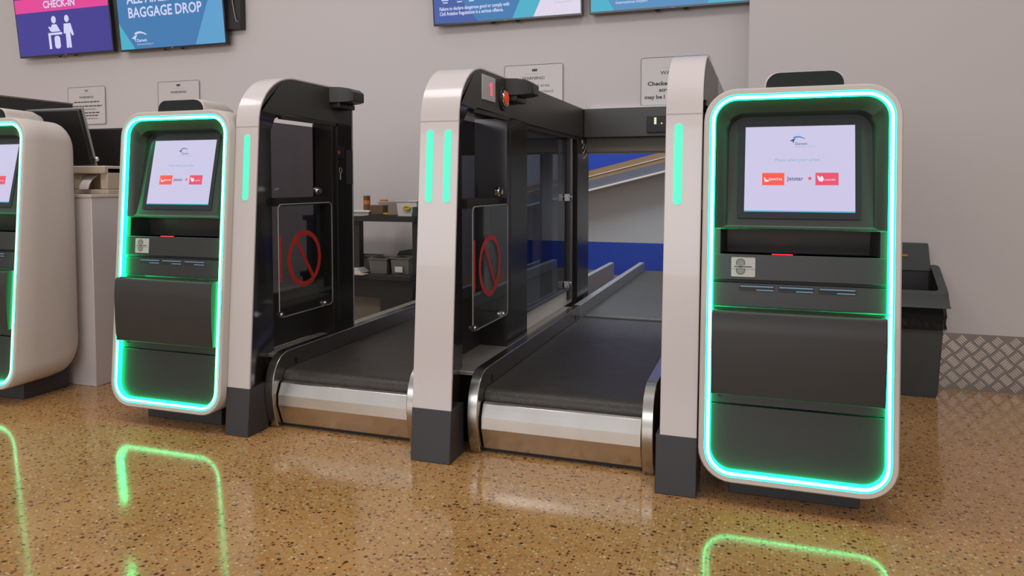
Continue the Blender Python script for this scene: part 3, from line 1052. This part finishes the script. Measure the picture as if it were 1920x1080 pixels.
# ================================================================ LEFT CHECK-IN COUNTER
cc = thing('check_in_counter', (-3.9, 3.5, 0), 'white check-in counter block behind the leftmost kiosk', 'counter')
obj('cabinet', MB().box(-4.25, -3.535, 3.10, 3.9, 0, 1.065), M['white'], cc, bev=.004)
obj('worktop', MB().box(-4.25, -3.53, 3.095, 3.905, 1.065, 1.083), M['kiosk_white'], cc, bev=.003)
pt = thing('label_printer', (-3.65, 3.35, 1.083), 'beige label printer on the white counter behind the leftmost kiosk', 'printer')
b = MB().box(-3.80, -3.545, 3.22, 3.50, 1.083, 1.11)
b.box(-3.80, -3.60, 3.30, 3.50, 1.11, 1.20)
b.box(-3.60, -3.545, 3.22, 3.50, 1.11, 1.235)
b.box(-3.80, -3.745, 3.22, 3.30, 1.11, 1.20)
b.box(-3.80, -3.545, 3.20, 3.50, 1.200, 1.245)
obj('housing', b, M['beige'], pt, bev=.006)
st = []
for k in range(10):
    a = radians(k * 9)
    st.append((3.32 - .13 * sin(a), 1.205 - .11 * (1 - cos(a))))
L0 = [(-3.73, y_, z_) for y_, z_ in st] + [(-3.73, y_ + .002, z_ - .002) for y_, z_ in st[::-1]]
L1 = [(-3.66, y_, z_) for y_, z_ in st] + [(-3.66, y_ + .002, z_ - .002) for y_, z_ in st[::-1]]
obj('label_strip', MB().loft([L0, L1]), M['paper'], pt, smooth=40, label='curling white label strip')

mo = thing('desk_monitor', (-4.05, 3.35, 1.083), 'black monitor seen from behind, leaning over the white counter', 'monitor')
# back of the panel faces the camera; top leans towards it
pa = [(3.265, 1.575), (3.345, 1.255), (3.375, 1.262), (3.295, 1.585)]
obj('panel', MB().yz(pa, -4.245, -3.805), M['desk'], mo, bev=.006)
obj('panel_edge', MB().yz([(3.285, 1.588), (3.372, 1.25), (3.382, 1.252), (3.296, 1.592)], -4.25, -3.797), M['label_grey'], mo)
obj('stand', MB().box(-4.07, -4.0, 3.36, 3.40, 1.09, 1.42).box(-4.15, -3.92, 3.30, 3.48, 1.083, 1.096), M['desk'], mo, bev=.004)
obj('joint', MB().ball((-3.79, 3.37, 1.29), .016, 10), M['chrome'], mo, smooth=60)
db = thing('scanner_cabinet', (-3.75, 3.72, 1.083), 'black box-shaped screen standing behind the printer', 'screen')
obj('case', MB().box(-4.20, -3.58, 3.55, 3.85, 1.083, 1.49), M['desk'], db, bev=.01)
obj('blue_grey_pad', MB().box(-3.72, -3.60, 3.545, 3.55, 1.23, 1.36), M['grey_metal'], db, smooth=0)
obj('pale_pad', MB().box(-3.70, -3.60, 3.52, 3.55, 1.205, 1.27), M['label_grey_light'], db, bev=.003)

fa = thing('far_gate_panel', (-4.55, 3.5, 0), 'black top edge of a further gate pillar behind the leftmost kiosk', 'pillar')
far = front_prof(.0, .0, yend=3.62)
obj('frame', MB().yz([(3.62, 0), (3.62, 1.66)] + front_prof(0, 0, yend=3.0)[::-1], -4.36, -4.262), M['black'], fa, bev=.003, smooth=40)
obj('trim_strip', MB().yz([(3.0, 1.655), (3.62, 1.655), (3.62, 1.664), (3.08, 1.664)], -4.365, -4.258), M['olive'], fa)

# ================================================================ BACK DESK, seen between the left and middle pillars
dk = thing('staff_desk', (-2.75, 4.8, 0), 'black staff desk with a raised shelf against the back wall', 'desk')
obj('worktop', MB().box(-3.25, -2.34, 4.62, 5.15, .452, .49), M['desk'], dk, bev=.003)
obj('raised_shelf', MB().box(-3.25, -2.325, 4.68, 5.0, .868, .905), M['desk'], dk, bev=.003)
cl = []
n = 14
for k in range(n + 1):
    x_ = -3.20 + (.87) * k / n
    cl.append((x_, .905 + .020 * math.exp(-((x_ + 2.60) / .10) ** 2)))
obj('shelf_lip', MB().xz([(-3.25, .87)] + [(-3.25, .905)] + cl + [(-2.325, .905), (-2.325, .87)], 4.665, 4.685), M['desk'], dk, smooth=40)
for x_ in (-3.24, -2.835, -2.36):
    obj('post', MB().box(x_, x_ + .045, 4.70, 4.76, .49, .868), M['desk'], dk)
obj('modesty_panel', MB().box(-3.25, -2.34, 4.66, 4.70, .325, .452), M['desk'], dk)
obj('drawer_unit', MB().box(-2.60, -2.345, 4.66, 5.1, 0, .325), M['desk'], dk, bev=.003)
obj('leg', MB().box(-3.25, -3.2, 4.68, 5.1, 0, .452), M['desk'], dk)
tag(obj('filing_box', MB().box(-3.05, -2.62, 4.72, 5.1, 0, .315), M['olive'], bev=.005), 'olive-grey cabinet under the black staff desk', 'cabinet')


def tub(x0, x1, y0, y1, z0, z1, mt, nm, label, grp=None, lip=.008, label_side=False):
    w = .006
    t = MB()
    d = (x1 - x0) * .04
    o0 = [(x0 + d, y0 + d, z0), (x1 - d, y0 + d, z0), (x1 - d, y1 - d, z0), (x0 + d, y1 - d, z0)]
    o1 = [(x0, y0, z1), (x1, y0, z1), (x1, y1, z1), (x0, y1, z1)]
    o2 = [(x0 - lip, y0 - lip, z1), (x1 + lip, y0 - lip, z1), (x1 + lip, y1 + lip, z1), (x0 - lip, y1 + lip, z1)]
    o3 = [(x0 - lip, y0 - lip, z1 + .006), (x1 + lip, y0 - lip, z1 + .006), (x1 + lip, y1 + lip, z1 + .006), (x0 - lip, y1 + lip, z1 + .006)]
    i1 = [(x0 + w, y0 + w, z1 + .006), (x1 - w, y0 + w, z1 + .006), (x1 - w, y1 - w, z1 + .006), (x0 + w, y1 - w, z1 + .006)]
    i0 = [(x0 + d + w, y0 + d + w, z0 + w), (x1 - d - w, y0 + d + w, z0 + w), (x1 - d - w, y1 - d - w, z0 + w), (x0 + d + w, y1 - d - w, z0 + w)]
    t.loft([o0, o1, o2, o3, i1, i0])
    o = obj(nm, t, mt, smooth=30)
    return tag(o, label, 'tub' if nm != 'food_tray' else 'tray', grp)


tub(-2.71, -2.565, 4.70, 4.90, .49, .592, M['tub'], 'storage_tub', 'smoky plastic tub in the middle of the desk, below the raised shelf', 'smoky tubs on the staff desk')
tub(-2.545, -2.40, 4.72, 4.92, .49, .60, M['tub'], 'storage_tub', 'smoky plastic tub with a white slip, right end of the desk', 'smoky tubs on the staff desk')
tub(-2.90, -2.735, 4.80, 4.95, .49, .598, M['tub'], 'storage_tub', 'smoky plastic tub behind the papers, left on the desk', 'smoky tubs on the staff desk')
tag(obj('paper_slip', MB().box(-2.50, -2.44, 4.698, 4.704, .505, .545), M['paper'], smooth=0), 'white paper slip in front of the right-hand tub', 'paper')
tag(obj('grey_case', MB().xz([(-2.62, .605), (-2.60, .632), (-2.50, .645), (-2.405, .650), (-2.405, .605)], 4.96, 5.12).box(-2.62, -2.405, 4.96, 5.12, .49, .606), M['charcoal'], bev=.004), 'dark grey case standing behind the tubs on the desk', 'case')
pp = thing('paper_stack', (-2.8, 4.72, .49), 'loose stack of blue-white papers at the desk edge', 'papers')
for k in range(4):
    obj('sheet', MB().box(-2.88 + .005 * k, -2.74 - .012 * k, 4.64 + .004 * k, 4.76, .4925 + .009 * k, .499 + .009 * k), M['paper'], pp, smooth=0)
tag(obj('cream_folder', MB().box(-2.86, -2.68, 4.56, 4.64, .478 + .013, .4945), M['paper_cream'], smooth=0), 'cream folder at the front edge of the staff desk', 'folder')
# things on the raised shelf
tub(-2.93, -2.71, 4.70, 4.86, .905, .935, M['paper'], 'food_tray', 'shallow white tray at the left of the raised shelf')
tr = MB()
n = 28
tr.xz([(-2.657 + .0 + .045 * cos(2 * pi * k / n), .960 + .045 * sin(2 * pi * k / n)) for k in range(n)], 4.74, 4.79)
b = MB().box(-2.715, -2.605, 4.72, 4.80, .905, .985)
tag(obj('cardboard_tray', b, M['tape'], bev=.003), 'brown ribbed box on the raised shelf beside the white tray', 'box')
tub(-2.70, -2.555, 4.82, 4.96, .905, 1.0, M['tubclear'], 'clear_tub', 'clear plastic container behind the brown box')
tag(obj('yellow_pack', MB().box(-2.595, -2.565, 4.70, 4.76, .905, .930), M['yellow'], bev=.004), 'small yellow pack at the foot of the brown box', 'pack')
tub(-2.535, -2.375, 4.80, 4.98, .905, 1.01, M['paper'], 'white_tub', 'white plastic tub at the right end of the raised shelf')
tag(obj('yellow_tape', MB().tube([(-2.445 + .024 * cos(a_ * pi / 10), 4.785, .965 + .012 * sin(a_ * pi / 10)) for a_ in range(20)], .008, 8, closed=True), M['yellow'], smooth=60), 'yellow roll of tape hanging on the white tub', 'tape')
tag(obj('dark_green_case', MB().box(-2.368, -2.33, 4.72, 4.80, .935, .975).box(-2.372, -2.328, 4.715, 4.805, .905, .936), M['darkgreen'], bev=.003), 'dark green card box at the far right of the shelf', 'box')
sn = thing('copper_mug', (-2.81, 4.86, .905), 'copper-coloured mug behind the white tray', 'mug')
obj('cup', MB().cyl((-2.84, 4.90, .905), (0, 0, 1), .026, .145, 20), M['tape'], sn, bev=.003)
obj('band', MB().cyl((-2.84, 4.90, .985), (0, 0, 1), .0268, .03, 20), M['orange'], sn)
tag(obj('hand_scissors', MB().box(-2.72, -2.66, 4.88, 4.90, .99 + .02, 1.022), M['orange'], bev=.002), 'small orange-handled tool lying on the clear container', 'tool')


# ================================================================ BIN BY THE RIGHT WALL
bn = thing('waste_bin', (0.69, 4.48, 0), 'dark grey waste bin with black liner against the right wall', 'bin')


def sec(x0, x1, y0, y1, z, r=.02):
    return [(x_, y_, z) for x_, y_ in rrect(x0, x1, y0, y1, r, 3)]


obj('bucket', MB().loft([sec(.495, .893, 4.385, 4.60, 0), sec(.488, .900, 4.38, 4.602, .02), sec(.470, .920, 4.365, 4.604, .47)]), M['bin'], bn, smooth=40)
ln = []
for k, z_ in enumerate((.375, .40, .44, .485, .50)):
    base = rrect(.462 + .004 * (k % 2), .926 - .004 * (k % 2), 4.357, 4.604, .02, 10)
    ln.append([(x_ + random.uniform(-.004, .004), min(4.606, y_ + random.uniform(-.005, .004)), z_ + (random.uniform(-.015, .012) if k == 0 else 0)) for x_, y_ in base])
obj('liner', MB().loft(ln, cap0=False, cap1=False), M['liner'], bn, smooth=70, label='crumpled black liner edge')
co = MB()
# sloping collar with an open mouth
A = sec(.447, .943, 4.335, 4.608, .49)
B = sec(.452, .938, 4.345, 4.608, .505)
yfr, ybk = 4.345, 4.605


def tilt(lst, zf, zb, y0=4.345, y1=4.605):
    return [(x_, y_, zf + (zb - zf) * (y_ - y0) / (y1 - y0)) for x_, y_, _ in lst]


C = tilt(sec(.458, .930, 4.350, 4.606, 0), .560, .690)
Dm = tilt(sec(.490, .888, 4.375, 4.590, 0), .562, .688)
E_ = [(x_, y_, .47) for x_, y_, _ in sec(.500, .878, 4.385, 4.580, 0)]
co.loft([A, B, C, Dm], cap0=False, cap1=False)
obj('mouth', MB().loft([Dm, E_], cap0=False), M['recess'], bn, smooth=0, label='dark open mouth of the bin')
obj('collar', co, M['bin'], bn, smooth=35, label='wide collar around the open mouth')
lid = obj('lid', MB().loft([[(.468, 4.580, .655), (.888, 4.580, .655), (.888, 4.606, .665), (.468, 4.606, .665)],
                            [(.478, 4.588, .818), (.872, 4.588, .812), (.872, 4.606, .812), (.478, 4.606, .818)]]), M['bin'], bn, bev=.006, label='raised rear lid')
obj('sticker', MB().box(.700, .770, 4.579, 4.584, .737, .749), M['orange'], lid, smooth=0)


# ================================================================ WALL SIGNS
def sign(x0, x1, z0, z1, y, fn, label):
    t = thing('wall_sign', ((x0 + x1) / 2, y, z0), label, 'sign', 'clear warning signs on the back wall')
    obj('plate', MB().xz(rrect(x0, x1, z0, z1, .014, 4), y - .010, y - .004), M['sign'], t, bev=.001, smooth=0)
    rim = [(x_, y - .0105, z_) for x_, z_ in rrect(x0, x1, z0, z1, .014, 4)]
    obj('border', MB().tube(rim, .0020, 6, closed=True), M['sign_line'], t)
    for (xx, zz) in ((x0 + .02, z0 + .02), (x1 - .02, z0 + .02), (x0 + .02, z1 - .02), (x1 - .02, z1 - .02)):
        obj('spacer', MB().cyl((xx, y - .004, zz), (0, 1, 0), .006, .004, 10), M['chrome'], t)
    g = Flat(lambda u, v, d: (x0 + u, y - .0103 - d, z0 + v))
    fn(g, x1 - x0, z1 - z0)
    g.done('lettering', t)


def crest(g, u, v, mt):
    g.disc(u, v, .010, 0, mt, 12, .011)
    g.poly([(u - .022, v + .010), (u - .008, v + .006), (u - .008, v - .008), (u - .018, v - .010)], .0001, mt)
    g.poly([(u + .008, v + .006), (u + .022, v + .012), (u + .018, v - .010), (u + .008, v - .008)], .0001, mt)


def dash(g, u0, u1, v, h, mt):
    """a line of print too small to read"""
    u = u0
    rnd = random.Random(int(1000 * (u0 + v)))
    while u < u1:
        ww = rnd.uniform(.02, .05)
        g.rect(u, min(u + ww, u1), v, v + h, 0, mt)
        u += ww + .006


def s1(g, w_, h_):
    crest(g, w_ / 2, h_ - .035, M['ink_soft'])
    g.rect(w_ / 2 - .07, w_ / 2 + .07, h_ - .062, h_ - .0605, 0, M['ink_soft'])
    g.text('WARNING!', w_ / 2, h_ - .105, .030, 0, M['ink'], .0006, 'CENTER', 1.15)
    for a_, b_, v_, mt in ((.07, .38, .200, 'ink'), (.04, .41, .162, 'ink'), (.12, .34, .132, 'ink_soft'), (.06, .38, .100, 'ink'), (.10, .36, .074, 'ink'), (.11, .35, .046, 'ink_soft')):
        dash(g, a_, b_, v_, .011, M[mt])


def s2(g, w_, h_):
    crest(g, w_ / 2, h_ - .035, M['ink'])
    g.rect(w_ / 2 - .07, w_ / 2 + .07, h_ - .062, h_ - .0605, 0, M['ink_soft'])
    g.text('WARNING!', w_ / 2, h_ - .105, .030, 0, M['ink'], .0006, 'CENTER', 1.15)


def s3(g, w_, h_):
    crest(g, w_ / 2 + .01, h_ - .040, M['ink'])
    g.rect(w_ / 2 - .07, w_ / 2 + .07, h_ - .068, h_ - .0665, 0, M['ink_soft'])
    g.text('WARNING!', w_ / 2, h_ - .108, .031, 0, M['ink'], .0005, 'CENTER', 1.1)
    g.text('Restricted area', w_ / 2, h_ - .162, .032, 0, M['ink_soft'], .0006, 'CENTER', 1.25)
    g.text('no entry permitted', w_ / 2, h_ - .205, .030, 0, M['ink_soft'], .0005, 'CENTER', 1.3)


def s4(g, w_, h_):
    crest(g, w_ / 2, h_ - .042, M['ink'])
    g.rect(w_ / 2 - .07, w_ / 2 + .07, h_ - .074, h_ - .0725, 0, M['ink_soft'])
    g.text('WARNING!', .135, h_ - .118, .034, 0, M['ink'], .0006, 'LEFT', 1.15)
    g.text('Checked', .046, h_ - .192, .038, 0, M['ink'], .0014, 'LEFT', 1.15)
    g.text('scre', .125, h_ - .236, .036, 0, M['ink'], .0013, 'LEFT', 1.15)
    g.text('may be l', .026, h_ - .284, .036, 0, M['ink'], .0013, 'LEFT', 1.15)


sign(-6.165, -5.715, 1.688, 2.032, YW, s1, 'small clear warning sign behind the leftmost kiosk, full of print')
sign(-5.10, -4.648, 1.688, 2.038, YW, s2, 'clear warning sign just above the hood of the kiosk left of the gate')
sign(-1.835, -1.388, 1.672, 2.013, YW, s3, 'clear warning sign above the middle pillar and its sensor head')
sign(-.822, -.362, 1.688, 2.016, YW, s4, 'clear warning sign with bold print, half hidden by the right pillar')


# ================================================================ WALL DISPLAYS
def tv(x0, z0, label, fn, foot=True):
    wd, ht = 1.152, .66
    a = radians(5.5)
    yb = 5.115

    def F(u, v, d):
        return (x0 + u, yb - v * sin(a) - d * cos(a), z0 + v * cos(a) - d * sin(a))
    t = thing('wall_display', (x0 + wd / 2, yb, z0), label, 'display', 'displays high on the back wall')
    c = MB().prism([(0, 0), (wd, 0), (wd, ht), (0, ht)], lambda u, v: F(u, v, 0), lambda u, v: F(u, v, -.045))
    obj('case', c, M['bezel'], t, bev=.003)
    g = Flat(F)
    fn(g, .012, wd - .012, .016, ht - .012)
    g.done('picture', t, 'lit display picture')
    br = MB().box(x0 + wd / 2 - .2, x0 + wd / 2 + .2, yb - .01, YW, z0 + .22, z0 + .45)
    obj('wall_bracket', br, M['desk'], t)
    f2 = MB()
    for u in (.47, .66):
        c_ = F(u, -.002, -.03)
        f2.ball(c_, .016, 8, 0, 1.2, .8, .6)
    obj('bracket_foot', f2, M['desk'], t, smooth=60)
    obj('maker_badge', MB().prism([(wd / 2 - .012, .004), (wd / 2 + .012, .004), (wd / 2 + .012, .009), (wd / 2 - .012, .009)], lambda u, v: F(u, v, .001), lambda u, v: F(u, v, 0)), M['label_grey'], t, smooth=0)
    return t


def pict(g, U, V, s, d, mt):
    """desk agent, case and standing traveller pictogram"""
    # agent
    g.disc(U, V + 2.30 * s, .30 * s, d, mt, 18, .34 * s)
    g.poly([(U - .62 * s, V + 1.35 * s), (U - .25 * s, V + 1.88 * s), (U + .30 * s, V + 1.88 * s), (U + .72 * s, V + 1.20 * s), (U - .35 * s, V + 1.20 * s)], d + .0002, mt)
    g.poly([(U - .75 * s, V + 1.62 * s), (U - .60 * s, V + 1.74 * s), (U - .30 * s, V + 1.36 * s), (U - .42 * s, V + 1.22 * s)], d + .0003, mt)
    # desk
    g.rect(U - .85 * s, U + .90 * s, V + .92 * s, V + 1.12 * s, d + .0001, mt)
    g.rect(U - .85 * s, U - .55 * s, V - .35 * s, V + .95 * s, d + .0002, mt)
    # suitcase
    g.poly([(U + .22 * s + x_, V + z_) for x_, z_ in rrect(-.36 * s, .36 * s, -.35 * s, .82 * s, .28 * s, 5)], d + .0002, mt)
    # traveller
    T = U + 1.62 * s
    g.disc(T, V + 2.30 * s, .28 * s, d, mt, 18, .33 * s)
    g.poly([(T - .42 * s, V + 1.86 * s), (T + .42 * s, V + 1.86 * s), (T + .72 * s, V + .80 * s), (T + .50 * s, V + .72 * s), (T + .28 * s, V + 1.1 * s), (T + .30 * s, V - .35 * s),
            (T + .02 * s, V - .35 * s), (T, V + .6 * s), (T - .02 * s, V - .35 * s), (T - .32 * s, V - .35 * s), (T - .28 * s, V + 1.0 * s), (T - .52 * s, V + .95 * s)], d + .0001, mt)


def t1(g, a, b_, c, d_):
    g.rect(a, b_, c, d_, .0006, D['indigo'])
    g.rect(a, b_, .405, .528, .001, D['pink'])
    g.text('CHECK-IN', .56, .436, .088, .0015, D['pict'], .0025, 'CENTER', .95)
    pict(g, .475, .100, .098, .001, D['pict'])


def t2(g, a, b_, c, d_):
    g.rect(a, b_, c, d_, .0006, D['tvblue'])
    g.poly([(a, c), (.17, c), (a, .245)], .001, D['tvcyan'])
    g.poly([(.83, c), (b_, c), (b_, d_), (1.12, d_)], .001, D['tvlight'])
    g.text('BAGGAGE DROP', .125, .285, .122, .0015, D['pict'], .0024, 'LEFT', .865)
    g.text('ALL AIRLINE', .125, .405, .122, .0015, D['pict'], .0024, 'LEFT', .865)
    g.swoosh(.20, .105, .12, .0015, D['pict'], D['pict'])
    g.text('Darwin', .195, .075, .038, .0016, D['pict'], .0008)
    g.text('International Airport', .195, .048, .021, .0016, D['pict'])


def t3(g, a, b_, c, d_):
    g.rect(a, b_, c, d_, .0006, D['tvblue'])
    g.poly([(.63, c), (.79, c), (1.03, .5), (.87, .5)], .001, D['tvcyan'])
    g.poly([(.79, c), (b_, c), (b_, .5), (1.03, .5)], .001, D['tvwhite'])
    g.poly([(a, .46), (.36, c), (a, c)], .0008, D['tvdeep'])
    g.text('Failure to declare dangerous good or comply with', .055, .108, .036, .0015, D['pict'], .0009, 'LEFT', .76)
    g.text('Civil Aviation Regulations is a serious offence.', .055, .072, .036, .0015, D['pict'], .0009, 'LEFT', .76)
    for k, u in enumerate((.075, .19, .285)):
        g.rect(u, u + .055 + .03 * (k == 2), .178, .186, .0015, D['pict'])
        g.rect(u + .01, u + .05, .160, .168, .0015, D['pict'])
    g.swoosh(.935, .150, .075, .0015, D['logo_blue'], D['logo_navy'])
    g.text('Darwin', .945, .118, .030, .0016, D['soft_text'])
    g.text('International Airport', .945, .098, .016, .0016, D['soft_text'])


def t4(g, a, b_, c, d_):
    g.rect(a, b_, c, d_, .0006, D['tvlight2'])
    g.poly([(a, c), (.175, c), (a, .30)], .001, D['tvcyan'])
    g.poly([(.80, c), (b_, c), (b_, .35), (1.0, .35)], .001, D['tvcyan'])
    g.text('Darwin', .185, .085, .050, .0015, D['pict'], .0009)
    g.text('International Airport', .185, .058, .026, .0015, D['pict'], .0003)
    g.swoosh(.17, .14, .11, .0016, D['pict'], D['pict'])


D['tvlight2'] = emit('display_tvlight2', (0.09, 0.26, 0.50), 1.0, base=(0.01, 0.01, 0.01))
tv(-6.665, 2.318, 'purple wall display reading CHECK-IN with a pink band', t1)
tv(-5.435, 2.310, 'blue wall display reading ALL AIRLINE BAGGAGE DROP', t2)
tv(-2.378, 2.328, 'blue wall display with white corner and dangerous goods text, above the middle pillar', t3)
tv(-1.175, 2.328, 'pale blue wall display reading Darwin International Airport, the rightmost', t4)
cb = thing('cable_box', (-4.22, 5.1, 2.44), 'dark cable housing sticking out behind the baggage drop display', 'cable box')
obj('housing', MB().box(-4.30, -4.155, 5.13, YW, 2.435, 2.92), M['desk'], cb, bev=.003)
obj('cable', MB().tube([(-4.175, 5.125, 2.92), (-4.20, 5.122, 2.75), (-4.225, 5.12, 2.66), (-4.205, 5.12, 2.56), (-4.19, 5.12, 2.50), (-4.17, 5.125, 2.49)], .004, 6), M['label_grey'], cb)
